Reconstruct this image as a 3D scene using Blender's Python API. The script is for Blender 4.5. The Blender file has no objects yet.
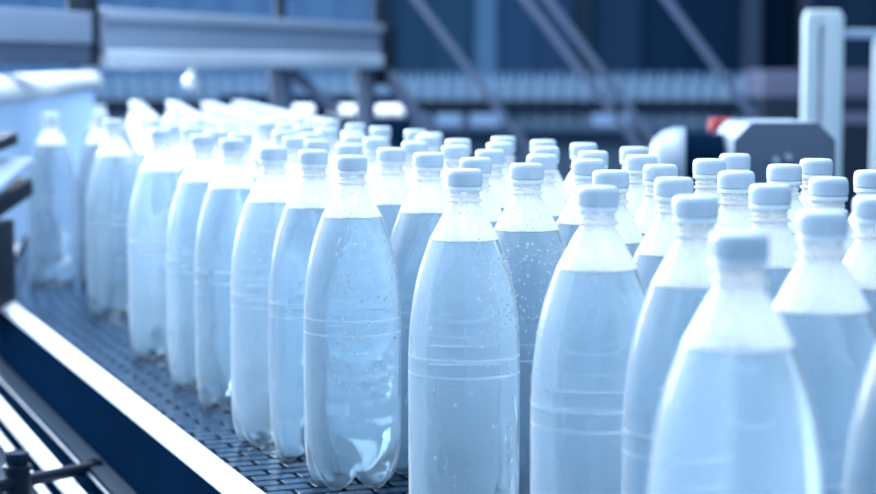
import bpy, bmesh, math, random
from mathutils import Vector, Matrix

# ------------------------------------------------------------------ camera, world, light, exposure
S = bpy.context.scene
COL = S.collection
BELT = 0.90                                   # height of the conveyor belt
CAMZ = BELT + 0.423
PITCH = math.atan(179 / 1900)
cam_data = bpy.data.cameras.new('camera')
cam = bpy.data.objects.new('camera', cam_data)
COL.objects.link(cam)
cam.location = (0, 0, CAMZ)
cam.rotation_euler = (math.pi / 2 - PITCH, 0, 0)
cam_data.sensor_width = 36
cam_data.lens = 36 * 1900 / 876
cam_data.clip_start = 0.05
cam_data.dof.use_dof = True
cam_data.dof.focus_distance = 1.70
cam_data.dof.aperture_fstop = 5.4
S.camera = cam

S.view_settings.view_transform = 'Standard'
S.view_settings.look = 'None'
S.view_settings.gamma = 1
S.view_settings.use_curve_mapping = False
S.view_settings.exposure = 0.80
S.cycles.use_denoising = True
S.cycles.max_bounces = 14
S.cycles.transparent_max_bounces = 24
S.cycles.transmission_bounces = 10
S.cycles.caustics_reflective = False
S.cycles.sample_clamp_indirect = 6

world = bpy.data.worlds.new('hall_daylight')
S.world = world
world.use_nodes = True
bg = world.node_tree.nodes['Background']
bg.inputs['Color'].default_value = (0.40, 0.68, 1.0, 1)
bg.inputs['Strength'].default_value = 0.62


def area(name, loc, target, sx, sy, power, color):
    d = bpy.data.lights.new(name, 'AREA')
    d.shape = 'RECTANGLE'; d.size = sx; d.size_y = sy
    d.energy = power; d.color = color
    o = bpy.data.objects.new(name, d)
    COL.objects.link(o)
    o.location = loc
    o.rotation_euler = (Vector(target) - Vector(loc)).to_track_quat('-Z', 'Y').to_euler()
    return o


# rows of ceiling luminaires above the line and the big daylight window on the left, plus an added light
area('ceiling_light_near', (-0.1, 2.2, 4.6), (0.0, 2.0, 0), 3.0, 4.0, 84, (0.86, 0.93, 1.0))
area('ceiling_light_far', (-1.0, 4.8, 4.6), (-0.6, 4.6, 0), 3.0, 4.0, 240, (0.86, 0.93, 1.0))
area('daylight_window', (-5.2, 4.0, 3.2), (-0.4, 2.8, 1.0), 4.0, 3.0, 180, (0.82, 0.92, 1.0))
area('added_end_light', (-3.6, 8.0, 2.4), (-0.7, 3.8, 1.0), 3.0, 2.6, 560, (0.84, 0.93, 1.0))  # extra light added out of view to brighten the left end

# ------------------------------------------------------------------ helpers
def at(px, py, D):
    """world point at forward distance D along the viewing direction for a sight line (layout aid)"""
    u = (px - 438) / 1900; v = (247 - py) / 1900
    d = Vector((u, math.cos(PITCH) + v * math.sin(PITCH), -math.sin(PITCH) + v * math.cos(PITCH)))
    return Vector((0, 0, CAMZ)) + d * (D / d.y)


class MB:
    def __init__(self):
        self.v = []; self.f = []; self.m = []; self.uv = {}

    def add(self, vs, fs, mi=0):
        o = len(self.v)
        self.v += [tuple(p) for p in vs]
        self.f += [tuple(i + o for i in f) for f in fs]
        self.m += [mi] * len(fs)
        return o

    def box(self, c, s, rz=0, mi=0, M=None):
        c = Vector(c); x, y, z = (k / 2 for k in s)
        R = M or Matrix.Rotation(rz, 3, 'Z')
        vs = [c + R @ Vector((a, b, d)) for a in (-x, x) for b in (-y, y) for d in (-z, z)]
        self.add(vs, [(0, 1, 3, 2), (4, 6, 7, 5), (0, 4, 5, 1), (2, 3, 7, 6), (0, 2, 6, 4), (1, 5, 7, 3)], mi)
        return self

    def beam(self, a, b, w, h, mi=0):
        """rectangular bar from a to b: w sideways, h upwards"""
        a = Vector(a); b = Vector(b); d = b - a
        q = d.to_track_quat('X', 'Z').to_matrix()
        self.box((a + b) / 2, (d.length, w, h), M=q, mi=mi)
        return self

    def tube(self, pts, r, n=12, mi=0, cap=True):
        pts = [Vector(p) for p in pts]
        rs = r if isinstance(r, (list, tuple)) else [r] * len(pts)
        vs = []
        for i, p in enumerate(pts):
            d = pts[min(i + 1, len(pts) - 1)] - pts[max(i - 1, 0)]
            q = d.to_track_quat('Z', 'Y').to_matrix()
            for k in range(n):
                t = 2 * math.pi * k / n
                vs.append(p + q @ Vector((rs[i] * math.cos(t), rs[i] * math.sin(t), 0)))
        fs = []
        for i in range(len(pts) - 1):
            for k in range(n):
                fs.append((i * n + k, i * n + (k + 1) % n, (i + 1) * n + (k + 1) % n, (i + 1) * n + k))
        if cap:
            fs.append(tuple(reversed(range(n))))
            fs.append(tuple((len(pts) - 1) * n + k for k in range(n)))
        self.add(vs, fs, mi)
        return self

    def lathe(self, prof, n=48, mi=None, rfun=None):
        """prof: list of (r, z[, material]); rings closed to a point where r is 0"""
        rings = []; vs = []; fs = []; ms = []
        for p in prof:
            r, z = p[0], p[1]
            if r <= 1e-7:
                rings.append([len(vs)]); vs.append((0, 0, z))
            else:
                ring = []
                for k in range(n):
                    t = 2 * math.pi * k / n
                    rr, zz = (r, z) if rfun is None else rfun(r, z, t, k)
                    ring.append(len(vs)); vs.append((rr * math.cos(t), rr * math.sin(t), zz))
                rings.append(ring)
        for i in range(len(rings) - 1):
            a, b = rings[i], rings[i + 1]
            mm = prof[i][2] if len(prof[i]) > 2 else 0
            for k in range(n):
                k2 = (k + 1) % n
                if len(a) == 1 and len(b) == 1: continue
                if len(a) == 1: fs.append((a[0], b[k2], b[k]))
                elif len(b) == 1: fs.append((a[k], a[k2], b[0]))
                else: fs.append((a[k], a[k2], b[k2], b[k]))
                ms.append(mm)
        o = self.add(vs, fs); self.m[-len(fs):] = ms
        return self

    def build(self, name, mats, parent=None, smooth=True, angle=35, bevel=0.0):
        me = bpy.data.meshes.new(name)
        me.from_pydata(self.v, [], self.f)
        if not isinstance(mats, (list, tuple)): mats = [mats]
        for m in mats: me.materials.append(m)
        me.polygons.foreach_set('material_index', self.m)
        if self.uv:
            L = me.uv_layers.new(name='UVMap')
            for lp in me.loops: L.data[lp.index].uv = self.uv.get(lp.vertex_index, (0, 0))
        bm = bmesh.new(); bm.from_mesh(me)
        bmesh.ops.recalc_face_normals(bm, faces=bm.faces)
        if bevel:
            es = [e for e in bm.edges if len(e.link_faces) == 2 and e.calc_face_angle(0) > math.radians(40)]
            bmesh.ops.bevel(bm, geom=es, offset=bevel, segments=3, profile=0.6, affect='EDGES', clamp_overlap=True)
        bm.to_mesh(me); bm.free()
        if smooth:
            me.polygons.foreach_set('use_smooth', [True] * len(me.polygons))
            me.set_sharp_from_angle(angle=math.radians(angle))
        o = bpy.data.objects.new(name, me)
        COL.objects.link(o)
        if parent:
            o.parent = parent
            o.matrix_parent_inverse = Matrix.Translation(-parent.location)   # parts are written in world coordinates
        return o


def tag(o, label=None, cat=None, group=None, kind=None):
    if label: o['label'] = label
    if cat: o['category'] = cat
    if group: o['group'] = group
    if kind: o['kind'] = kind
    return o


def thing(name, label, cat, loc=(0, 0, 0), group=None):
    o = bpy.data.objects.new(name, None)
    o.empty_display_size = 0.05
    COL.objects.link(o); o.location = loc
    return tag(o, label, cat, group)


# ------------------------------------------------------------------ materials
def nodes(name):
    m = bpy.data.materials.new(name); m.use_nodes = True
    nt = m.node_tree; nt.nodes.clear()
    out = nt.nodes.new('ShaderNodeOutputMaterial')
    return m, nt, out


def principled(name, col, rough=0.5, metal=0.0, noise=0.0, scale=8, bump=0.0, coat=0.0, trans=0.0, ior=1.45, spec=0.5):
    m, nt, out = nodes(name)
    b = nt.nodes.new('ShaderNodeBsdfPrincipled')
    b.inputs['Base Color'].default_value = (*col, 1)
    b.inputs['Roughness'].default_value = rough
    b.inputs['Metallic'].default_value = metal
    b.inputs['IOR'].default_value = ior
    b.inputs['Specular IOR Level'].default_value = spec
    b.inputs['Transmission Weight'].default_value = trans
    b.inputs['Coat Weight'].default_value = coat
    tc = nt.nodes.new('ShaderNodeTexCoord')
    n = nt.nodes.new('ShaderNodeTexNoise'); n.inputs['Scale'].default_value = scale; n.inputs['Detail'].default_value = 4
    nt.links.new(tc.outputs['Object'], n.inputs['Vector'])
    if noise:
        r = nt.nodes.new('ShaderNodeMapRange')
        r.inputs['To Min'].default_value = 1 - noise; r.inputs['To Max'].default_value = 1 + noise
        nt.links.new(n.outputs['Fac'], r.inputs['Value'])
        mx = nt.nodes.new('ShaderNodeMix'); mx.data_type = 'RGBA'; mx.blend_type = 'MULTIPLY'
        mx.inputs['Factor'].default_value = 1
        mx.inputs['A'].default_value = (*col, 1)
        nt.links.new(r.outputs['Result'], mx.inputs['B'])
        nt.links.new(mx.outputs['Result'], b.inputs['Base Color'])
    if bump:
        bp = nt.nodes.new('ShaderNodeBump'); bp.inputs['Strength'].default_value = bump; bp.inputs['Distance'].default_value = 0.003
        nt.links.new(n.outputs['Fac'], bp.inputs['Height']); nt.links.new(bp.outputs['Normal'], b.inputs['Normal'])
    nt.links.new(b.outputs['BSDF'], out.inputs['Surface'])
    return m


def film(name, col, base, edge, blend, speck=0.0, rough=0.12, gloss=0.25):
    """thin clear plastic film: see-through face on, paler and glossy towards its rim; speck adds dew on the inside"""
    m, nt, out = nodes(name)
    N = nt.nodes.new; L = nt.links.new
    tr = N('ShaderNodeBsdfTransparent'); tr.inputs['Color'].default_value = (0.97, 0.985, 1, 1)
    di = N('ShaderNodeBsdfDiffuse'); di.inputs['Color'].default_value = (*col, 1)
    tl = N('ShaderNodeBsdfTranslucent'); tl.inputs['Color'].default_value = (*col, 1)
    dt = N('ShaderNodeMixShader'); dt.inputs['Fac'].default_value = 0.45
    L(di.outputs[0], dt.inputs[1]); L(tl.outputs[0], dt.inputs[2])
    gl = N('ShaderNodeBsdfGlossy'); gl.inputs['Roughness'].default_value = rough
    lw = N('ShaderNodeLayerWeight'); lw.inputs['Blend'].default_value = blend
    mr = N('ShaderNodeMapRange'); mr.inputs['To Min'].default_value = base; mr.inputs['To Max'].default_value = edge
    L(lw.outputs['Facing'], mr.inputs['Value'])
    fac = mr.outputs['Result']
    if speck:
        tc = N('ShaderNodeTexCoord')
        vo = N('ShaderNodeTexVoronoi'); vo.inputs['Scale'].default_value = 260
        L(tc.outputs['Object'], vo.inputs['Vector'])
        no = N('ShaderNodeTexNoise'); no.inputs['Scale'].default_value = 60; no.inputs['Detail'].default_value = 3
        L(tc.outputs['Object'], no.inputs['Vector'])
        ad = N('ShaderNodeMath'); ad.operation = 'MULTIPLY_ADD'
        L(vo.outputs['Distance'], ad.inputs[0]); ad.inputs[1].default_value = 0.5
        L(no.outputs['Fac'], ad.inputs[2])
        sub = N('ShaderNodeMath'); sub.operation = 'MULTIPLY_ADD'
        L(ad.outputs[0], sub.inputs[0]); sub.inputs[1].default_value = -speck
        ofs = N('ShaderNodeMath'); ofs.operation = 'ADD'; ofs.inputs[1].default_value = speck * 0.75
        L(fac, ofs.inputs[0]); L(ofs.outputs[0], sub.inputs[2])
        cl = N('ShaderNodeClamp'); L(sub.outputs[0], cl.inputs['Value']); cl.inputs['Max'].default_value = 0.95
        fac = cl.outputs['Result']
    m1 = N('ShaderNodeMixShader'); L(fac, m1.inputs['Fac']); L(tr.outputs[0], m1.inputs[1]); L(dt.outputs[0], m1.inputs[2])
    fr = N('ShaderNodeFresnel'); fr.inputs['IOR'].default_value = 1.45
    fm = N('ShaderNodeMath'); fm.operation = 'MULTIPLY'; fm.inputs[1].default_value = gloss; L(fr.outputs[0], fm.inputs[0])
    m2 = N('ShaderNodeMixShader'); L(fm.outputs[0], m2.inputs['Fac']); L(m1.outputs[0], m2.inputs[1]); L(gl.outputs[0], m2.inputs[2])
    L(m2.outputs[0], out.inputs['Surface'])
    return m


def frosted(name, col):
    """frosted translucent plastic sheet"""
    m, nt, out = nodes(name)
    N = nt.nodes.new; L = nt.links.new
    di = N('ShaderNodeBsdfDiffuse'); di.inputs['Color'].default_value = (*col, 1)
    tl = N('ShaderNodeBsdfTranslucent'); tl.inputs['Color'].default_value = (*col, 1)
    no = N('ShaderNodeTexNoise'); no.inputs['Scale'].default_value = 5
    mr = N('ShaderNodeMapRange'); mr.inputs['To Min'].default_value = 0.45; mr.inputs['To Max'].default_value = 0.65
    L(no.outputs['Fac'], mr.inputs['Value'])
    mx = N('ShaderNodeMixShader'); L(mr.outputs['Result'], mx.inputs['Fac']); L(di.outputs[0], mx.inputs[1]); L(tl.outputs[0], mx.inputs[2])
    L(mx.outputs[0], out.inputs['Surface'])
    return m


def water_material():
    """slightly milky cold water: rough refraction with a pale blue cloudiness"""
    m, nt, out = nodes('milky_water')
    N = nt.nodes.new; L = nt.links.new
    rf = N('ShaderNodeBsdfRefraction'); rf.inputs['IOR'].default_value = 1.29; rf.inputs['Roughness'].default_value = 0.055
    rf.inputs['Color'].default_value = (0.92, 0.975, 1.0, 1)
    di = N('ShaderNodeBsdfDiffuse'); di.inputs['Color'].default_value = WATER
    tl = N('ShaderNodeBsdfTranslucent'); tl.inputs['Color'].default_value = WATER
    dt = N('ShaderNodeMixShader'); dt.inputs['Fac'].default_value = 0.55
    L(di.outputs[0], dt.inputs[1]); L(tl.outputs[0], dt.inputs[2])
    tc = N('ShaderNodeTexCoord')
    mp = N('ShaderNodeMapping'); mp.inputs['Scale'].default_value = (30, 30, 9)
    L(tc.outputs['Object'], mp.inputs['Vector'])
    no = N('ShaderNodeTexNoise'); no.inputs['Scale'].default_value = 1.0; no.inputs['Detail'].default_value = 3
    L(mp.outputs[0], no.inputs['Vector'])
    mr = N('ShaderNodeMapRange'); mr.inputs['To Min'].default_value = MILK - 0.10; mr.inputs['To Max'].default_value = MILK + 0.10
    L(no.outputs['Fac'], mr.inputs['Value'])
    mx = N('ShaderNodeMixShader'); L(mr.outputs['Result'], mx.inputs['Fac'])
    L(rf.outputs[0], mx.inputs[1]); L(dt.outputs[0], mx.inputs[2])
    L(mx.outputs[0], out.inputs['Surface'])
    return m


def belt_material():
    m, nt, out = nodes('modular_belt')
    N = nt.nodes.new; L = nt.links.new
    uv = N('ShaderNodeUVMap'); uv.uv_map = 'UVMap'
    br = N('ShaderNodeTexBrick')
    br.inputs['Scale'].default_value = 1.0
    br.inputs['Brick Width'].default_value = 0.050
    br.inputs['Row Height'].default_value = 0.0254
    br.inputs['Mortar Size'].default_value = 0.0030
    br.inputs['Mortar Smooth'].default_value = 0.25
    br.inputs['Color1'].default_value = (0.012, 0.036, 0.080, 1)
    br.inputs['Color2'].default_value = (0.018, 0.046, 0.095, 1)
    br.inputs['Mortar'].default_value = (0.004, 0.010, 0.022, 1)
    L(uv.outputs[0], br.inputs['Vector'])
    b = N('ShaderNodeBsdfPrincipled'); b.inputs['Roughness'].default_value = 0.2; b.inputs['Specular IOR Level'].default_value = 0.3
    L(br.outputs['Color'], b.inputs['Base Color'])
    bp = N('ShaderNodeBump'); bp.invert = True; bp.inputs['Strength'].default_value = 0.8; bp.inputs['Distance'].default_value = 0.002
    L(br.outputs['Fac'], bp.inputs['Height']); L(bp.outputs[0], b.inputs['Normal'])
    slot = N('ShaderNodeBsdfDiffuse'); slot.inputs['Color'].default_value = (0.003, 0.010, 0.024, 1)
    mx = N('ShaderNodeMixShader'); L(br.outputs['Fac'], mx.inputs['Fac']); L(b.outputs[0], mx.inputs[1]); L(slot.outputs[0], mx.inputs[2])
    L(mx.outputs[0], out.inputs['Surface'])
    return m


WATER = (0.63, 0.81, 0.95, 1)
MILK = 0.27
M_WATER = water_material()
M_FILM = film('clear_bottle_plastic', (0.90, 0.95, 1.0), 0.03, 0.55, 0.25, rough=0.24, gloss=0.32)
M_RIDGE = film('bright_ridge_plastic', (0.92, 0.96, 1.0), 0.40, 0.75, 0.3, rough=0.15, gloss=0.8)  # whitened to paint in the light the ridges catch
M_FOG = film('fogged_bottle_plastic', (1.0, 1.0, 1.0), 0.84, 0.96, 0.35, speck=0.8, rough=0.12, gloss=0.5)
M_CAP = principled('cap_plastic', (0.57, 0.66, 0.76), 0.36, noise=0.03, scale=40)
M_RING = principled('tamper_ring_plastic', (0.84, 0.90, 0.96), 0.35)
M_MENISCUS = principled('meniscus_glint', (0.9, 0.95, 1.0), 0.2)  # white paints in the bright line at the water's rim
M_DROP = principled('dew', (0.92, 0.97, 1.0), 0.03, trans=0.6, ior=1.33)
M_BELT = belt_material()
M_WHITE = principled('white_wear_strip', (0.88, 0.92, 0.96), 0.35, noise=0.03, scale=20)
M_NAVY = principled('dark_blue_steel', (0.002, 0.012, 0.035), 0.6, noise=0.2, scale=6, spec=0.0)
M_GREY = principled('grey_steel', (0.012, 0.028, 0.052), 0.6, noise=0.08, scale=12, spec=0.03)
M_STEEL = principled('brushed_steel', (0.32, 0.42, 0.56), 0.38, metal=0.6, noise=0.1, scale=6)
M_POST = principled('dark_post_steel', (0.055, 0.085, 0.15), 0.5, noise=0.1, scale=5)
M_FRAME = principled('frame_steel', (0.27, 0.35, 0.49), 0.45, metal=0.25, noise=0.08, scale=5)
M_FRAME_HIGHLIGHT = principled('highlight_frame_steel', (0.42, 0.52, 0.66), 0.3, metal=0.4, noise=0.08, scale=5)  # paler colour paints the highlight along the beam top
M_LIP_SHEEN = principled('painted_sheen_lip', (0.46, 0.55, 0.67), 0.35, noise=0.3, scale=2.5)  # pale patchy colour paints a sheen on the lip
M_DARK = principled('black_machine_paint', (0.004, 0.012, 0.028), 0.5, noise=0.2, scale=5, spec=0.25)
M_STRUT = principled('strut_steel', (0.070, 0.100, 0.170), 0.5, metal=0.2)
M_PALE = principled('pale_painted_steel', (0.38, 0.49, 0.57), 0.4, noise=0.04, scale=6)
M_GUARD = frosted('pale_blue_guide_sheet', (0.46, 0.58, 0.72))
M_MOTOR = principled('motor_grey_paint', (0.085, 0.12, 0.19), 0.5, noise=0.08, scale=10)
M_MOTOR_LIT = principled('motor_lit_tone', (0.34, 0.43, 0.55), 0.35, noise=0.05, scale=10)  # paler tone paints light onto the gearbox sides; bolts share it
M_COVER = principled('fan_cover_paint', (0.20, 0.27, 0.36), 0.4, noise=0.05)
M_RED = principled('red_plastic', (0.45, 0.05, 0.06), 0.45, noise=0.05)
M_CABINET = principled('cabinet_paint', (0.035, 0.06, 0.11), 0.55, noise=0.1, scale=3)
M_CABINET_TOP = principled('cabinet_upper_paint', (0.075, 0.085, 0.15), 0.55, noise=0.1, scale=3)
M_TRAY = principled('pale_tray_plastic', (0.33, 0.47, 0.70), 0.45, noise=0.06, scale=8)
M_FARSIDE = principled('far_conveyor_paint', (0.09, 0.15, 0.235), 0.6, noise=0.25, scale=2, spec=0.1)
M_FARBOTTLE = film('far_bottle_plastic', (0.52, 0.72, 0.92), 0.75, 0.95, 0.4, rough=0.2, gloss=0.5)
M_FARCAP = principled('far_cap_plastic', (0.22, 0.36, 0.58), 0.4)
M_FLOOR = principled('sealed_concrete', (0.04, 0.075, 0.13), 0.3, noise=0.25, scale=1.2)
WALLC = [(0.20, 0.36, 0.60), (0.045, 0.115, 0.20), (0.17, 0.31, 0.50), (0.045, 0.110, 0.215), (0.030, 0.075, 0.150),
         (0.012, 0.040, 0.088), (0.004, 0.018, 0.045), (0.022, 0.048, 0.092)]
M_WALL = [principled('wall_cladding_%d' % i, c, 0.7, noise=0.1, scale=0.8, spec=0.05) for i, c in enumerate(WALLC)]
M_COLUMN = principled('column_paint', (0.045, 0.070, 0.125), 0.6, noise=0.08, scale=2)
M_COLDARK = principled('dark_column_paint', (0.006, 0.024, 0.055), 0.6, noise=0.08, scale=2)

# ------------------------------------------------------------------ setting
f = MB(); f.box((0, 7, -0.05), (40, 24, 0.1))
tag(f.build('floor', M_FLOOR, smooth=False), kind='structure')
# back wall of vertical cladding sheets, each its own colour plus painted light fall-off
WD = 15.0


def wx(px): return at(px, 60, WD).x


w = MB()
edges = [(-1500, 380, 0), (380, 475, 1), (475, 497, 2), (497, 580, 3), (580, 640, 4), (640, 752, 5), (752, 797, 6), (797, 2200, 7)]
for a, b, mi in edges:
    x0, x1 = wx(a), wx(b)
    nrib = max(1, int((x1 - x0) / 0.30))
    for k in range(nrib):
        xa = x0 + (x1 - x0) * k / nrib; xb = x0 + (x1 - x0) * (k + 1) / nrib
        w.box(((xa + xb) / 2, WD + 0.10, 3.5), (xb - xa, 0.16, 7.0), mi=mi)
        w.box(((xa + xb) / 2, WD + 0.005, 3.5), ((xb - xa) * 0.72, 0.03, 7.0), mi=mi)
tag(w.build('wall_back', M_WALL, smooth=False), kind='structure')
for n, (pa, pb, mm) in enumerate([(380, 388, M_COLDARK), (577, 588, M_COLDARK), (738, 756, M_COLUMN), (795, 806, M_COLUMN)]):
    c = MB(); c.box(((wx(pa) + wx(pb)) / 2, WD - 0.12, 3.5), (wx(pb) - wx(pa), 0.2, 7.0))
    tag(c.build('trim_%d' % (n + 1), mm, smooth=False), kind='structure')

# ------------------------------------------------------------------ the bottle conveyor
def conveyor_path():
    pts = []; h = math.atan(0.383); D0 = 0.3
    x, y = -0.16 - (D0 - 1.775) * 0.383, D0
    pts.append((x, y, h)); step = 0.06; s = 0
    while y < 6.5:
        if y > 3.2 and h > math.radians(10): h -= math.radians(1.1)
        x -= math.sin(h) * step; y += math.cos(h) * step
        pts.append((x, y, h))
    return pts


PATH = conveyor_path()
BW = 0.66                                     # belt width


def sweep(prof, closed=True, i0=0, i1=None, uv=False):
    """sweep a (lateral, height) outline along the left edge of the belt; lateral is positive to the right"""
    mb = MB(); P = PATH[i0:i1]; n = len(prof); vs = []
    for i, (x, y, h) in enumerate(P):
        for (l, z) in prof: vs.append((x + l * math.cos(h), y + l * math.sin(h), BELT + z))
    fs = []
    for i in range(len(P) - 1):
        for k in range(n if closed else n - 1):
            k2 = (k + 1) % n
            fs.append((i * n + k, i * n + k2, (i + 1) * n + k2, (i + 1) * n + k))
    if closed:
        fs.append(tuple(range(n))); fs.append(tuple((len(P) - 1) * n + k for k in range(n)))
    mb.add(vs, fs)
    if uv:
        for i in range(len(P)):
            for k, (l, z) in enumerate(prof): mb.uv[i * n + k] = (l, i * 0.06)
    return mb


def rect(l0, l1, z0, z1): return [(l0, z0), (l1, z0), (l1, z1), (l0, z1)]


def near(lat, D, z=0.0):
    """point beside the belt: lateral offset from its left edge, at distance D"""
    p = min(PATH, key=lambda q: abs(q[1] + lat * math.sin(q[2]) - D))
    return Vector((p[0] + lat * math.cos(p[2]), p[1] + lat * math.sin(p[2]), BELT + z))


conv = thing('conveyor', 'wide conveyor with dark modular belt and white edge strip carrying the water bottles', 'conveyor', (0, 2.0, 0))
sweep(rect(0, BW, -0.02, 0.0), uv=True).build('belt', M_BELT, conv, smooth=False)
sweep([(-0.031, 0.010), (0.0, 0.010), (0.0, 0.017), (-0.003, 0.020), (-0.028, 0.020), (-0.031, 0.017)]).build('wear_strip', M_WHITE, conv, angle=60)
sweep([(-0.032, 0.010), (-0.002, 0.010), (-0.002, -0.085), (-0.035, -0.0700)]).build('side_panel', M_NAVY, conv, smooth=False)
sweep(rect(-0.059, -0.030, -0.0751, -0.0701)).build('side_flange', M_GREY, conv, smooth=False)
sweep([(-0.0625 + 0.002 * math.cos(t), -0.076 + 0.002 * math.sin(t)) for t in [k * math.pi / 4 for k in range(8)]]).build('side_rod', M_POST, conv)
sweep(rect(-0.060, -0.010, -0.24, -0.0755)).build('lower_beam', M_NAVY, conv, smooth=False)
sweep(rect(-0.099, -0.078, -0.092, -0.085)).build('lower_strip', M_WHITE, conv, smooth=False)
sweep(rect(-0.097, -0.060, -0.115, -0.0925)).build('strip_carrier', M_NAVY, conv, smooth=False)
sweep([(-0.115 + 0.006 * math.cos(t), -0.098 + 0.005 * math.sin(t)) for t in [k * math.pi / 4 for k in range(8)]]).build('return_rod', M_STEEL, conv)
sweep(rect(-0.150, -0.097, -0.120, -0.112)).build('drip_ledge', M_GREY, conv, smooth=False)
sweep(rect(BW, BW + 0.03, -0.20, 0.020)).build('opposite_panel', M_NAVY, conv, smooth=False)
for D in (0.9, 2.6, 4.4, 6.0):
    for lat in (-0.06, BW + 0.015):
        p = near(lat, D); q = MB(); q.box((p.x, p.y, (BELT - 0.2) / 2), (0.05, 0.05, BELT - 0.2))
        q.build('leg', M_GREY, conv, smooth=False)
# clamp post with its round head and the cross rod that holds the side panel
pc = at(17, 452, 2.2); zc = pc.z; pc.z = 0
post = MB()
post.lathe([(0, zc - 0.30), (0.0150, zc - 0.30), (0.0150, zc - 0.022), (0.0170, zc - 0.021), (0.0170, zc - 0.016), (0.0125, zc - 0.015), (0.0125, zc - 0.010), (0, zc - 0.010)], 28)
post.v = [(x + pc.x, y + pc.y, z) for x, y, z in post.v]
po = post.build('clamp_post', M_DARK, conv)
hd = MB(); hd.lathe([(0, zc - 0.012), (0.0130, zc - 0.012), (0.0142, zc - 0.010), (0.0142, zc - 0.001), (0.0132, zc), (0.0085, zc), (0.0080, zc - 0.001), (0, zc - 0.001)], 28)
hd.v = [(x + pc.x, y + pc.y, z) for x, y, z in hd.v]
hd.build('clamp_head', M_GREY, conv)
ps = Vector((pc.x, pc.y, at(17, 482, 2.2).z)); e = at(95, 467, 2.34); dr = (e - ps).normalized()
rd = MB(); rd.tube([ps - dr * 0.12, ps, e], 0.0078, 14)
rd.build('cross_rod', M_DARK, conv)
bs = MB()
bs.tube([e - dr * 0.004, e + dr * 0.004], 0.0115, 16); bs.build('rod_bushing', M_DARK, conv)
q = MB(); q.beam((pc.x, pc.y, zc - 0.29), (*near(-0.06, 2.4).xy, zc - 0.29), 0.04, 0.03); q.build('post_arm', M_DARK, conv, bevel=0.003)

# ------------------------------------------------------------------ the water bottles
H = 0.335
SIDE = [(0.0490, 0.052), (0.0491, 0.0776), (0.0494, 0.0788), (0.0491, 0.0800), (0.0492, 0.1560), (0.0492, 0.1566, 1), (0.0494, 0.1578, 1), (0.0492, 0.1590),
        (0.0491, 0.1710), (0.0491, 0.1713, 1), (0.0494, 0.1725, 1), (0.0490, 0.1737), (0.0484, 0.190), (0.0469, 0.206), (0.0449, 0.222), (0.0422, 0.236),
        (0.0389, 0.249), (0.0349, 0.261), (0.0302, 0.2742, 2)]
NECK = [(0.0262, 0.2815, 2), (0.0225, 0.2885, 2), (0.0187, 0.2955, 2), (0.0153, 0.3010, 2), (0.0134, 0.3040, 2), (0.0130, 0.3060, 2),
        (0.0152, 0.3065, 2), (0.0156, 0.3071, 2), (0.0156, 0.3081, 2), (0.0152, 0.3087, 2), (0.0131, 0.3092, 2), (0.0130, 0.3110, 2), (0.0137, 0.3116, 2), (0.0137, 0.3122, 2), (0.0130, 0.3128, 2), (0.0129, 0.3142, 2), (0.0136, 0.3148, 2), (0.0136, 0.3154, 2), (0.0129, 0.3160, 2), (0.0128, 0.3300, 2)]
FOOT = [(0.0490, 0.0520), (0.0489, 0.0430), (0.0484, 0.0340), (0.0475, 0.0250), (0.0462, 0.0165), (0.0443, 0.0090), (0.0415, 0.0035),
        (0.0380, 0.0006), (0.0340, 0.0), (0.0295, 0.0015), (0.0235, 0.0055), (0.0165, 0.0100), (0.0090, 0.0125)]
VALE = [(0.0490, 0.0520), (0.0487, 0.0450), (0.0479, 0.0385), (0.0464, 0.0320), (0.0440, 0.0265), (0.0408, 0.0220), (0.0374, 0.0188),
        (0.0336, 0.0165), (0.0298, 0.0150), (0.0260, 0.0142), (0.0210, 0.0137), (0.0155, 0.0134), (0.0090, 0.0132)]


def foot_ring(i, n, inset=0.0):
    """one ring of the five-footed bottle base"""
    ring = []
    for k in range(n):
        t = 2 * math.pi * k / n
        w = (0.5 + 0.5 * math.cos(5 * t)) ** 0.42
        r = FOOT[i][0] * w + VALE[i][0] * (1 - w) - inset
        z = FOOT[i][1] * w + VALE[i][1] * (1 - w) + inset
        ring.append((r * math.cos(t), r * math.sin(t), z))
    return ring


def skin(rings, mats, bottom=None, top=None):
    mb = MB(); n = len(rings[0]); vs = [p for r in rings for p in r]; fs = []; ms = []
    for i in range(len(rings) - 1):
        for k in range(n):
            fs.append((i * n + k, i * n + (k + 1) % n, (i + 1) * n + (k + 1) % n, (i + 1) * n + k)); ms.append(mats[i])
    if bottom is not None:
        vs.append((0, 0, bottom))
        for k in range(n): fs.append((k, len(vs) - 1, (k + 1) % n)); ms.append(0)
    if top is not None:
        vs.append((0, 0, top)); b = (len(rings) - 1) * n
        for k in range(n): fs.append((b + k, b + (k + 1) % n, len(vs) - 1)); ms.append(0)
    mb.add(vs, fs); mb.m = ms
    return mb


def circ(r, z, n): return [(r * math.cos(2 * math.pi * k / n), r * math.sin(2 * math.pi * k / n), z) for k in range(n)]


NS = 60


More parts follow.
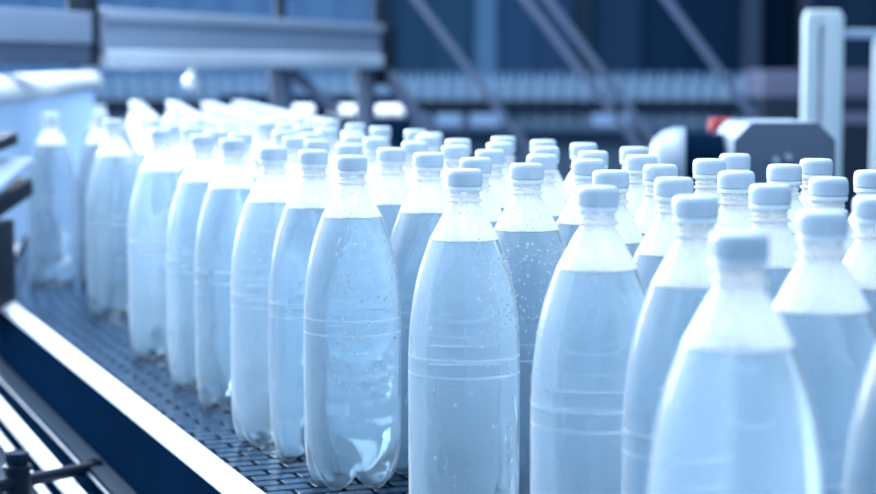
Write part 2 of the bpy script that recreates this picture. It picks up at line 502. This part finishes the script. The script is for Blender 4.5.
def bottle_parts(root):
    feet = [foot_ring(i, NS) for i in range(len(FOOT) - 1, 0, -1)]
    rings = feet + [circ(p[0], p[1], NS) for p in SIDE + NECK]
    mats = [0] * len(feet) + [(p[2] if len(p) > 2 else 0) for p in SIDE + NECK]
    shell = skin(rings, mats, bottom=0.0135).build('bottle_shell', [M_FILM, M_RIDGE, M_FOG], root, angle=80)
    I = 0.0009
    fw = [foot_ring(i, NS, I) for i in range(len(FOOT) - 1, 0, -1)]
    wr = fw + [circ(p[0] - I, p[1], NS) for p in SIDE[:-1]] + [circ(0.0308 - I, 0.2722, NS), circ(0.0302 - I, 0.2738, NS), circ(0.0280, 0.2729, NS), circ(0.012, 0.2724, NS)]
    water = skin(wr, [0] * len(wr), bottom=0.0145, top=0.2724); nr = len(wr)
    for q_ in range(NS): water.m[(nr - 3) * NS + q_] = 1; water.m[(nr - 2) * NS + q_] = 1
    water = water.build('water', [M_WATER, M_MENISCUS], root, angle=60)
    cp = MB()

    def ribs(r, z, t, k):
        return (r - (0.00035 if (k % 2 and 0.3215 < z < 0.3300) else 0), z)
    cp.lathe([(0, 0.3206), (0.0146, 0.3206), (0.0158, 0.3209), (0.0160, 0.3222), (0.0160, 0.3290), (0.0158, 0.3312), (0.0152, 0.3331), (0.0142, 0.3344), (0.0126, 0.3350), (0, 0.3350)], 96, rfun=ribs)
    cap = cp.build('screw_cap', M_CAP, root, angle=30)
    rg = MB(); rg.lathe([(0.0135, 0.3162), (0.0150, 0.3162), (0.0155, 0.3168), (0.0156, 0.3196), (0.0153, 0.3202), (0.0135, 0.3202)], 48)
    rg.build('tamper_ring', M_RING, cap)
    return root


def dew(root, seed, count, a0, a1, z0, z1, dome=40):
    """small water drops clinging to the outside of a bottle"""
    rnd = random.Random(seed); mb = MB()
    prof = sorted([(p[1], p[0]) for p in SIDE + NECK[:5]])

    def rad(z):
        for (za, ra), (zb, rb) in zip(prof, prof[1:]):
            if za <= z <= zb: return ra + (rb - ra) * (z - za) / (zb - za + 1e-9), (rb - ra) / (zb - za + 1e-9)
        return prof[-1][1], 0
    bm = bmesh.new(); bmesh.ops.create_icosphere(bm, subdivisions=2, radius=1)
    bm.verts.index_update()
    sv = [v.co.copy() for v in bm.verts]; sf = [tuple(v.index for v in f.verts) for f in bm.faces]; bm.free()
    for i in range(count + dome):
        if i < count:
            z = z0 + (z1 - z0) * rnd.random() ** 0.8; t = a0 + (a1 - a0) * rnd.random()
            s = rnd.choice((0.0006, 0.0008, 0.001, 0.0013, 0.0017))
        else:
            z = rnd.uniform(0.275, 0.300); t = rnd.uniform(-math.pi, 0); s = rnd.uniform(0.0004, 0.0009)
        r, dr = rad(z)
        nrm = Vector((math.cos(t), math.sin(t), -dr)).normalized()
        q = nrm.to_track_quat('Z', 'Y').to_matrix()
        c = Vector((r * math.cos(t), r * math.sin(t), z))
        mb.add([c + q @ Vector((v.x * s, v.y * s * 1.15, v.z * s * 0.55)) for v in sv], sf)
    o = mb.build('condensation', M_DROP, None, angle=180)
    o.parent = root
    return tag(o, 'water droplets beaded on the outside', kind='stuff')


SPOTS = [(-0.087, 1.913), (-0.103, 2.211), (-0.134, 2.043), (-0.149, 2.341), (-0.205, 2.934), (-0.181, 3.217), (-0.163, 2.785), (-0.11, 2.504), (-0.13,
2.999), (-0.12, 2.666), (-0.086, 2.847), (-0.079, 2.41), (-0.032, 2.712), (-0.051, 2.096), (-0.028, 2.276), (-0.013, 2.488), (0.023, 1.657), (-0.01,
1.977), (-0.009, 2.588), (0.02, 2.165), (0.025, 2.359), (0.037, 1.867), (0.056, 2.05), (0.073, 2.248), (0.084, 2.438), (0.082, 1.756), (0.106, 1.938),
(0.12, 2.126), (0.129, 2.329), (0.171, 2.23), (0.165, 2.017), (0.145, 1.834), (0.149, 1.636), (0.119, 1.415), (0.219, 2.121), (0.206, 1.926), (0.203,
1.734), (0.19, 1.528), (0.178, 1.309), (0.263, 1.841), (0.305, 1.951), (0.255, 1.623), (0.252, 1.439), (0.317, 1.738), (0.367, 1.843), (0.315, 1.531),
(0.374, 1.634), (0.301, 1.302), (0.238, 1.173), (0.163, 1.022), (-0.185, 2.13), (-0.256, 2.371), (-0.311, 2.509), (-0.269, 2.598), (-0.183, 2.437),
(-0.315, 2.698), (-0.305, 2.796), (-0.217, 2.683), (-0.171, 2.582), (-0.404, 2.768), (-0.413, 2.991), (-0.371, 2.87), (-0.555, 3.256), (-0.758,
3.728), (-0.67, 3.773), (-0.535, 5.092), (-0.512, 4.995), (-0.494, 4.895), (-0.476, 4.795), (-0.458, 4.695), (-0.44, 4.596), (-0.422, 4.495), (-0.405,
4.395), (-0.387, 4.296), (-0.369, 4.196), (-0.351, 4.096), (-0.333, 3.996), (-0.315, 3.896), (-0.298, 3.798), (-0.281, 3.7), (-0.264, 3.603), (-0.25,
3.505), (-0.22, 3.411), (-0.2, 3.314), (-0.597, 4.945), (-0.579, 4.846), (-0.562, 4.746), (-0.544, 4.646), (-0.526, 4.547), (-0.508, 4.447), (-0.491,
4.347), (-0.473, 4.247), (-0.455, 4.147), (-0.437, 4.047), (-0.419, 3.947), (-0.4, 3.847), (-0.382, 3.747), (-0.364, 3.646), (-0.346, 3.546), (-0.328,
3.445), (-0.294, 3.345), (-0.274, 3.248), (-0.288, 3.141), (-0.241, 3.034), (-0.708, 5.092), (-0.691, 4.994), (-0.678, 4.89), (-0.661, 4.791),
(-0.645, 4.693), (-0.628, 4.594), (-0.609, 4.495), (-0.594, 4.397), (-0.577, 4.299), (-0.561, 4.202), (-0.544, 4.105), (-0.527, 4.007), (-0.51, 3.91),
(-0.493, 3.813), (-0.476, 3.715), (-0.459, 3.618), (-0.442, 3.521), (-0.426, 3.423), (-0.392, 3.331), (-0.367, 3.213), (-0.409, 3.124), (-0.338,
3.055), (-0.809, 5.101), (-0.79, 5.004), (-0.778, 4.906), (-0.76, 4.809), (-0.743, 4.712), (-0.726, 4.615), (-0.705, 4.519), (-0.692, 4.421), (-0.673,
4.324), (-0.656, 4.227), (-0.639, 4.13), (-0.622, 4.033), (-0.605, 3.936), (-0.588, 3.839), (-0.571, 3.742), (-0.554, 3.645), (-0.537, 3.548),
(-0.521, 3.45), (-0.497, 3.354), (-0.456, 3.255), (-0.797, 4.479), (0.275, 1.04)]


EDGE = 'bottles along the belt edge'
CROWD = 'bottles packed on the belt'
LABELS = {
    49: ('biggest and most blurred water bottle, standing closest to the camera', EDGE),
    48: ('large blurred water bottle directly beside and behind the biggest, most blurred one', EDGE),
    38: ('blurred water bottle half hidden behind the shoulder of the biggest, most blurred one', CROWD),
    33: ('softly blurred full water bottle standing between the beaded sharp bottle and the biggest one', EDGE),
    16: ('sharpest water bottle, droplets beaded over one shoulder, two ridges round its middle', EDGE),
    25: ('sharp water bottle covered in fine dew, directly behind the sharpest beaded bottle', CROWD),
    0: ('water bottle with all its rounded feet in view, closest of the complete bottles', EDGE),
    2: ('water bottle touching the edge row just behind the complete bottle with feet in view', EDGE),
    50: ('water bottle third along the belt edge, counting from the complete one with feet in view', EDGE),
    51: ('water bottle fourth along the belt edge, counting from the complete one with feet in view', EDGE),
    52: ('water bottle fifth along the belt edge, counting from the complete one with feet in view', EDGE),
    59: ('water bottle sixth along the belt edge, counting from the complete one with feet in view', EDGE),
    62: ('blurred water bottle last of the edge row, beside the gap to the isolated bottle', EDGE),
    64: ('very blurred water bottle half hidden behind the last bottle of the edge row', EDGE),
    63: ('isolated very blurred water bottle in front of the pale blue guide sheet', EDGE),
    13: ('water bottle filling the gap between the complete bottle and the sharpest beaded one', CROWD),
    17: ('water bottle partly hidden behind the near side of the sharpest beaded bottle', CROWD),
    14: ('water bottle with its cap peeping between the two bottles behind the complete one', CROWD),
    19: ('water bottle with its cap showing between the first caps behind the beaded bottle', CROWD),
    21: ('first cap back in the file straight behind the sharpest beaded bottle', CROWD),
    22: ('second cap back in the file straight behind the sharpest beaded bottle', CROWD),
    23: ('third cap back in the file straight behind the sharpest beaded bottle', CROWD),
    24: ('fourth and last cap of the file straight behind the sharpest beaded bottle', CROWD),
    26: ('first cap back in the file straight behind the fine-dewed sharp bottle', CROWD),
    27: ('second cap back in the file straight behind the fine-dewed sharp bottle', CROWD),
    28: ('third and last cap of the file straight behind the fine-dewed sharp bottle', CROWD),
    32: ('bottle with wide cap half behind the cap of the softly blurred full bottle', CROWD),
    31: ('closest of three stacked-looking caps straight behind the softly blurred full bottle', CROWD),
    30: ('middle of three stacked-looking caps straight behind the softly blurred full bottle', CROWD),
    29: ('farthest of three stacked-looking caps straight behind the softly blurred full bottle', CROWD),
    37: ('closest bottle of the four-cap file running back to the motor fan cover', CROWD),
    36: ('second bottle of the four-cap file running back to the motor fan cover', CROWD),
    35: ('third bottle of the four-cap file running back to the motor fan cover', CROWD),
    34: ('farthest bottle of the four-cap file running back to the motor fan cover', CROWD),
    39: ('bottle with its cap in front of the dark motor fins', CROWD),
    40: ('small cap in front of the slanting corner of the grey gearbox', CROWD),
    41: ('cap just in front of and below the one at the slanting gearbox corner', CROWD),
    42: ('bottle with blurred cap behind the biggest bottle, below the gearbox bolts', CROWD),
    43: ('cap standing in front of the gearbox face, just under its bolts', CROWD),
    44: ('cap at the outer lower corner of the gearbox, before the pale bracket', CROWD),
    45: ('blurred cap below the pale bracket, second in front of the gearbox corner cap', CROWD),
    46: ('upper of the two caps cut by the photo edge beyond the pale bracket', CROWD),
    47: ('lower, more blurred of the two caps cut by the photo edge beyond the bracket', CROWD),
    1: ('cap showing just above the cap of the complete bottle with feet in view', CROWD),
    3: ('cap showing just above the cap of the second edge bottle', CROWD),
    54: ('cap peeping between the second and third bottles of the edge row', CROWD),
    53: ('blurred cap showing just behind the fourth bottle of the edge row', CROWD),
    20: ('cap in the second rank from the back edge, beside the beaded bottle file', CROWD),
    18: ('back-edge bottle next to the last cap of the beaded bottle file', CROWD),
    12: ('back-edge bottle second from the last cap of the beaded bottle file', CROWD),
    10: ('back-edge bottle third from the last cap of the beaded bottle file', CROWD),
    8: ('back-edge bottle fourth from the last cap of the beaded bottle file', CROWD),
    5: ('back-edge bottle just where the closest pale cap streak ends', CROWD),
}
_starts = [i for i in range(65, len(SPOTS)) if SPOTS[i][1] > SPOTS[i - 1][1] + 0.9][:4]
_words = ['first (longest)', 'second', 'third', 'fourth (shortest)']
_files = {}
for _n, _s in enumerate(_starts):
    _e = _starts[_n + 1] if _n < 3 else len(SPOTS) - 2
    for _i in range(_s, _e): _files[_i] = (_n, _i == _s)
LABELS[len(SPOTS) - 2] = ('very blurred cap rising behind the last bottle of the edge row, before the fourth streak', CROWD)
LABELS[len(SPOTS) - 1] = ('blurred bottle beside the biggest one, cut by the photo edge with its cap unseen', EDGE)


def bottle_label(i):
    if i in LABELS: return LABELS[i]
    if i in _files:
        n, end = _files[i]
        g = 'bottles in the %s pale file' % _words[n].split()[0]
        if end: return 'farthest bottle forming the round tip of the %s pale cap streak' % _words[n], g
        return 'blurred bottle whose cap merges into the %s pale streak under the steel frame' % _words[n], g
    return 'blurred bottle deep in the crowd showing only its cap among equal caps', 'bottles deep in the crowd'


proto = bottle_parts(thing('water_bottle', '', 'bottle'))


def copy_tree(o, parent=None):
    c = o.copy(); COL.objects.link(c)
    if parent: c.parent = parent
    for ch in o.children: copy_tree(ch, c)
    return c


rnd = random.Random(4)
bottles = []
for i, (x, y) in enumerate(SPOTS):
    o = proto if i == 0 else copy_tree(proto)
    o.location = (x, y, BELT + 0.0003)
    o.rotation_euler.z = rnd.uniform(0, 2 * math.pi)
    bottles.append(o)
bottles[0].rotation_euler.z = math.radians(-46)
for i, o in enumerate(bottles):
    lab, grp = bottle_label(i)
    o['label'] = lab
    o['group'] = grp
for i, seed, cnt, a0, a1, z0, z1 in ((16, 1, 230, -75, 25, 0.19, 0.262), (16, 2, 40, -140, -30, 0.05, 0.2), (0, 3, 260, -110, 25, 0.10, 0.262), (25, 4, 320, -130, 20, 0.15, 0.266), (50, 5, 30, -120, -40, 0.1, 0.25)):
    b = bottles[i]; rz = b.rotation_euler.z
    dew(b, seed, cnt, math.radians(a0) - rz, math.radians(a1) - rz, z0, z1, dome=0 if seed == 2 else 45)

# ------------------------------------------------------------------ machine frame over the far end of the line
A4 = at(90, 8, 4.6); B4 = at(372, 26, 6.4)
dv = (B4 - A4); dv.z = 0; dn = dv.normalized(); nn = Vector((dn.y, -dn.x, 0))      # nn faces the camera side
ZT = 1.466
fr = thing('machine_gantry', 'long blurred steel frame of box beams and posts over the far bottle files', 'gantry', (A4.x, A4.y, 0))


def along(px):                                # point of the beam line under a sight line
    u = at(px, 60, 1.0) - cam.location; u.z = 0
    p = Vector((A4.x, A4.y, 0)); c = Vector((0, 0, 0))
    den = u.x * dn.y - u.y * dn.x
    return c + u * ((p.x * dn.y - p.y * dn.x) / den)


def beam_part(name, pa, pb, z0, z1, thick, off, mat, bevel=0.004):
    a = along(pa) + nn * off; b = along(pb) + nn * off
    q = MB(); q.beam((a.x, a.y, (z0 + z1) / 2), (b.x, b.y, (z0 + z1) / 2), thick, z1 - z0)
    return q.build(name, mat, fr, bevel=bevel)


beam_part('top_rail', 90, 372, ZT - 0.028, ZT, 0.10, 0.0, M_FRAME_HIGHLIGHT)
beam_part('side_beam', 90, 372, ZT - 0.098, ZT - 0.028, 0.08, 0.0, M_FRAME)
beam_part('lower_lip', 92, 372, ZT - 0.146, ZT - 0.098, 0.09, 0.004, M_LIP_SHEEN, bevel=0.012)
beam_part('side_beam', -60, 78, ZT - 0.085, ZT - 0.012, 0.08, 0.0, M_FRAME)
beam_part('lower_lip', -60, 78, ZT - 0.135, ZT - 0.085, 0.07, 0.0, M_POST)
beam_part('dark_gap_block', 79, 89, ZT - 0.14, ZT + 0.06, 0.06, 0.0, M_DARK)  # added dark block standing in for the dark gap between the beams
beam_part('end_plate', 370, 380, ZT - 0.20, ZT - 0.005, 0.12, 0.0, M_DARK)
for px, wd, m_, top in ((281, 0.055, M_POST, ZT - 0.098), (365, 0.05, M_POST, ZT - 0.03), (377, 0.02, M_DARK, ZT + 0.6), (281, 0.025, M_DARK, ZT + 0.6)):
    p = along(px); q = MB()
    lo = 0 if m_ is M_POST else ZT - 0.05
    q.box((p.x, p.y, (top + lo) / 2), (wd, wd, top - lo), rz=math.atan2(dn.y, dn.x))
    q.build('post', m_, fr, bevel=0.004)
for (pa, ya, Da, pb, yb, Db, wd, m_) in ((292, 72, 5.85, 338, 112, 5.85, 0.034, M_STRUT), (376, 60, 6.4, 432, 138, 6.4, 0.046, M_STRUT)):
    q = MB(); q.beam(at(pa, ya, Da), at(pb, yb, Db), wd, wd); q.build('brace', m_, fr, bevel=0.004)
kb = MB(); kc = at(192, 82, 5.2)
kb.lathe([(0, -0.024), (0.012, -0.021), (0.021, -0.012), (0.024, 0), (0.021, 0.012), (0.012, 0.021), (0, 0.024)], 24)
kb.v = [(x + kc.x, y + kc.y, z + kc.z) for x, y, z in kb.v]
kb.tube([kc + Vector((0, 0, 0.02)), kc + Vector((0, 0, 0.075))], 0.006, 10)
kb.build('knob', M_WHITE, fr)

# ------------------------------------------------------------------ pale curved guide wall left of the bottle files
gp = [at(-110, 90, 3.6), at(-50, 90, 3.8), at(-5, 90, 4.15), at(25, 90, 4.6), at(50, 93, 5.2), at(72, 91, 5.9), at(92, 88, 6.4)]
gw = thing('bend_guide', 'pale blue curved guide sheet with thick white top rail at the far left bend', 'guide wall', (gp[2].x, gp[2].y, 0))


def smooth_path(P, n=8):
    out = []
    for i in range(len(P) - 1):
        p0 = P[max(i - 1, 0)]; p1 = P[i]; p2 = P[i + 1]; p3 = P[min(i + 2, len(P) - 1)]
        for k in range(n):
            t = k / n
            out.append(0.5 * ((2 * p1) + (p2 - p0) * t + (2 * p0 - 5 * p1 + 4 * p2 - p3) * t * t + (3 * p1 - p0 - 3 * p2 + p3) * t ** 3))
    return out + [P[-1]]


gs = [Vector((p.x, p.y, 1.275)) for p in smooth_path(gp)]
q = MB(); q.tube(gs, 0.034, 16); q.build('top_rail', M_WHITE, gw)
q = MB()
for a, b in zip(gs, gs[1:]): q.beam((a.x, a.y, 1.0955), (b.x, b.y, 1.0955), 0.012, 0.345)
q.build('guide_sheet', M_GUARD, gw, smooth=False)
# dark drive boxes just outside the belt at the left edge
bx = thing('side_machine', 'dark machine housing with sloping pale shield at the left edge outside the belt', 'machine', (at(-20, 220, 3.2).x, 3.2, 0))
c0 = at(-24, 220, 3.2)
q = MB(); q.box((c0.x, c0.y, 0.9925), (0.10, 0.14, 0.142)); q.build('housing', M_DARK, bx, bevel=0.006)
q = MB(); q.beam(at(-30, 152, 3.2), at(6, 138, 3.3), 0.05, 0.02); q.build('upper_arm', M_DARK, bx, bevel=0.003)
q = MB(); q.beam(at(-24, 190, 3.12), at(12, 160, 3.3), 0.08, 0.012); q.build('shield', M_GUARD, bx, bevel=0.003)
q = MB(); q.beam(at(-30, 215, 3.12), at(14, 186, 3.3), 0.07, 0.03); q.build('lower_arm', M_DARK, bx, bevel=0.003)

# ------------------------------------------------------------------ low cross conveyor with white rollers behind the line
cz = at(360, 112, 7.0)
cc = thing('roller_conveyor', 'dark low roller conveyor with bright white rollers behind the frame posts', 'conveyor', (cz.x, 7.0, 0))
x0, x1 = at(215, 112, 7.0).x, at(412, 112, 7.0).x
q = MB(); q.box(((x0 + x1) / 2, 7.08, cz.z - 0.075), (x1 - x0, 0.30, 0.08)); q.build('bed', M_NAVY, cc, bevel=0.005)
q = MB(); q.box(((x0 + x1) / 2, 7.22, cz.z - 0.0), (x1 - x0, 0.02, 0.12)); q.build('back_guard', M_NAVY, cc, bevel=0.004)
for px in (300, 343, 391):
    p = at(px, 112, 7.0); q = MB()
    q.tube([p - Vector((0.052, 0, 0)), p - Vector((0.046, 0, 0)), p + Vector((0.046, 0, 0)), p + Vector((0.052, 0, 0))], [0.020, 0.026, 0.026, 0.020], 20)
    q.build('roller', M_WHITE, cc)
    q = MB(); q.box((p.x, p.y, p.z - 0.03), (0.02, 0.03, 0.03)); q.build('roller_bracket', M_DARK, cc, smooth=False)
for px in (230, 404):
    p = at(px, 112, 7.0); q = MB(); q.box((p.x, 7.08, (cz.z - 0.115) / 2), (0.05, 0.2, cz.z - 0.115)); q.build('leg', M_GREY, cc, smooth=False)

# ------------------------------------------------------------------ second bottle line far across the hall
FD = 12.0
fxa, fxb = at(20, 100, FD).x, at(775, 100, FD).x
fc = thing('far_conveyor', 'distant dark conveyor carrying a band of blurred bottles across the hall', 'conveyor', ((fxa + fxb) / 2, FD, 0))
mid = (fxa + fxb) / 2; fl = fxb - fxa
q = MB(); q.box((mid, FD, 0.945), (fl, 0.36, 0.03)); q.build('belt', M_DARK, fc, smooth=False)
q = MB(); q.box((mid, FD - 0.17, 1.085), (fl, 0.03, 0.075)); q.build('guide_rail', M_DARK, fc, bevel=0.006)
q = MB(); q.box((mid, FD - 0.20, 0.72), (fl, 0.03, 0.50)); q.build('side_panel', M_FARSIDE, fc, smooth=False)
for k in range(7):
    x = fxa + fl * (k + 0.5) / 7; q = MB(); q.box((x, FD - 0.175, 0.99), (0.04, 0.03, 0.12)); q.build('rail_bracket', M_DARK, fc, smooth=False)
for k in range(5):
    x = fxa + fl * (k + 0.5) / 5
    q = MB(); q.box((x, FD, 0.465), (0.07, 0.3, 0.93)); q.build('leg', M_DARK, fc, smooth=False)
q = MB(); q.box((mid, FD - 0.33, 0.955), (fl, 0.22, 0.03)); q.build('ledge', M_FARSIDE, fc, smooth=False)


def far_bottle():
    mb = MB()
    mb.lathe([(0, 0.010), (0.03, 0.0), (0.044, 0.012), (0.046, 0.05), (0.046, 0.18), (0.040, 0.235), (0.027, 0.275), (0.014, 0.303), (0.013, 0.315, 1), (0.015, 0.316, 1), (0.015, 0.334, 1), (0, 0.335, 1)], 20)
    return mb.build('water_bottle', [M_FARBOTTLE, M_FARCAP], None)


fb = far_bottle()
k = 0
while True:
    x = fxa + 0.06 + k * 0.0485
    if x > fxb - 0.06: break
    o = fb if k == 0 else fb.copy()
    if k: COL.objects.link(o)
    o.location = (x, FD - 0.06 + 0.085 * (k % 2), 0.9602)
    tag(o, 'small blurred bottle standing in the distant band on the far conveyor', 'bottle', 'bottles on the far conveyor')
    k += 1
for n, (pa, pb, lab) in enumerate(((384, 428, 'pale blue tray on the far ledge beside the steel brace'), (436, 462, 'short pale blue tray on the far ledge, second from the roller conveyor'),
                                   (470, 500, 'pale blue tray on the far ledge under the thin diagonal strut'), (592, 628, 'pale blue tray on the far ledge between the paired struts'))):
    xa, xb = at(pa, 120, FD - 0.35).x, at(pb, 120, FD - 0.35).x
    q = MB(); q.box(((xa + xb) / 2, FD - 0.33, 0.9705 + 0.035), (xb - xa, 0.18, 0.07))
    tag(q.build('tray', M_TRAY, None, bevel=0.012), lab, 'tray', 'trays on the far ledge')

# ------------------------------------------------------------------ slanting struts in the middle distance
for (xa, xb, yb, wd, lab) in ((417, 503, 115, 0.028, 'thin grey diagonal strut furthest left, beside the steel frame end'),
                              (526, 634, 140, 0.031, 'grey diagonal strut, lower one of the close pair'),
                              (548, 651, 138, 0.031, 'grey diagonal strut, upper one of the close pair'),
                              (667, 750, 112, 0.029, 'grey diagonal strut pointing down at the gear motor')):
    D = 7.6
    k = (xb - xa) / yb
    t = thing('support_strut', lab, 'strut', (at(xa + k * 400, 400, D).x, D, 0), 'diagonal struts')
    a = at(xa - 260 * k, -260, D); b = at(xa + k * 400, 400, D)
    b = a + (b - a) * (a.z / (a.z - b.z + 1e-9)) if b.z < 0 else b
    b = a + (b - a) * ((a.z - 0.012) / (a.z - b.z))
    q = MB(); q.beam(a, b, wd, wd); q.build('bar', M_STRUT, t, bevel=0.004)
    q = MB(); q.box((b.x, b.y, 0.006), (0.16, 0.12, 0.012)); q.build('base_plate', M_STRUT, t, smooth=False)

# ------------------------------------------------------------------ gear motor beside the line
GD = 3.0
gm = thing('gear_motor', 'grey gear motor with octagonal gearbox and finned round motor behind the bottle caps', 'motor', (at(790, 200, GD).x, GD, 0))
octo = [(752, 122), (818, 122), (836, 140), (836, 226), (818, 244), (752, 244), (734, 226), (734, 140)]
front = [at(x, y, GD) for x, y in octo]; mb = MB()
off = Vector((-0.012, 0.17, 0))
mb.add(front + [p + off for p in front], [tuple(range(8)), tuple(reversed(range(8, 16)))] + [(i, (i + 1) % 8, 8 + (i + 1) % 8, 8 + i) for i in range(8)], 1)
mb.m[0] = 0; mb.m[1] = 0  # sides keep the painted lit tone, front and back the darker grey
mb.build('gearbox', [M_MOTOR, M_MOTOR_LIT], gm, angle=20, bevel=0.003)
for (px, py) in ((776, 160), (788, 157)):
    c = at(px, py, GD - 0.002); q = MB(); q.tube([c, c + Vector((0, -0.008, 0))], 0.006, 12)
    q.build('bolt', M_MOTOR_LIT, gm)
mc = at(722, 178, GD + 0.10); md = Vector((-1, 0.12, 0)).normalized(); R = 0.083
q = MB(); q.tube([mc, mc + md * 0.07], R * 0.86, 32)
for k in range(7): q.tube([mc + md * (0.008 + k * 0.0095), mc + md * (0.0115 + k * 0.0095)], R * 0.96, 32)
q.build('motor_body', M_NAVY, gm, angle=30)
q = MB(); q.tube([mc + md * 0.060, mc + md * 0.062, mc + md * 0.080, mc + md * 0.098, mc + md * 0.112, mc + md * 0.118], [R * 0.98, R, R * 0.99, R * 0.92, R * 0.76, R * 0.60], 36)
q.build('fan_cover', M_COVER, gm, angle=50)
pz = at(785, 244, GD).z
q = MB(); q.box((at(785, 200, GD).x, GD + 0.085, pz / 2), (0.10, 0.10, pz)); q.build('stand', M_GREY, gm, bevel=0.004)

# red box, white guide bracket, dark cabinet behind the motor
rp = at(722, 124, 3.9)
rb = thing('control_box', 'small dull red box on a dark post behind the gear motor', 'control box', (rp.x, 3.9, 0))
q = MB(); q.box(rp - Vector((0, 0, 0.012)), (0.05, 0.04, 0.045)); q.build('housing', M_RED, rb, bevel=0.005)
q = MB(); q.box((rp.x, 3.9, (rp.z - 0.034) / 2), (0.03, 0.03, rp.z - 0.034)); q.build('post', M_DARK, rb, smooth=False)

BD = 4.4
br = thing('guide_bracket', 'tall pale bracket of two upright bars joined at the top', 'bracket', (at(822, 100, BD).x, BD, 0))
zt = at(820, 10, BD).z
for pa, pb in ((803, 818), (823, 842)):
    xa, xb = at(pa, 60, BD).x, at(pb, 60, BD).x
    q = MB(); q.box(((xa + xb) / 2, BD, (zt - 0.012) / 2), (xb - xa, 0.04, zt - 0.012)); q.build('upright', M_PALE, br, bevel=0.006)
xa, xb = at(804, 10, BD).x, at(842, 10, BD).x
q = MB(); q.box(((xa + xb) / 2, BD, zt - 0.022), (xb - xa - 0.006, 0.037, 0.044)); q.build('top_bridge', M_PALE, br, bevel=0.008)
q = MB(); a = at(840, 34, BD); b = at(905, 34, BD); q.beam(a, b, 0.02, 0.022); q.build('cross_bar', M_STEEL, br, bevel=0.003)
q = MB(); q.box((at(880, 60, BD).x, BD, (zt - 0.06) / 2), (0.03, 0.03, zt - 0.06)); q.build('far_upright', M_PALE, br, bevel=0.004)

CD = 8.6
cb = thing('machine_cabinet', 'dark low machine cabinet with dull violet upper band at the right edge', 'cabinet', (at(840, 120, CD).x, CD, 0))
xa, xb = at(762, 100, CD).x, at(960, 100, CD).x
za = at(840, 98, CD).z; zb = at(840, 70, CD).z
q = MB(); q.box(((xa + xb) / 2, CD + 0.25, za / 2), (xb - xa, 0.5, za)); q.build('cabinet_body', M_DARK, cb, bevel=0.01)
q = MB(); q.box(((xa + xb) / 2, CD + 0.25, (za + zb) / 2), (xb - xa, 0.46, zb - za)); q.build('upper_band', M_CABINET_TOP, cb, bevel=0.01)
q = MB(); c = at(840, 118, CD); q.box((c.x, CD - 0.004, c.z), (0.32, 0.012, 0.05)); q.build('nameplate_panel', M_CABINET_TOP, cb, smooth=False)
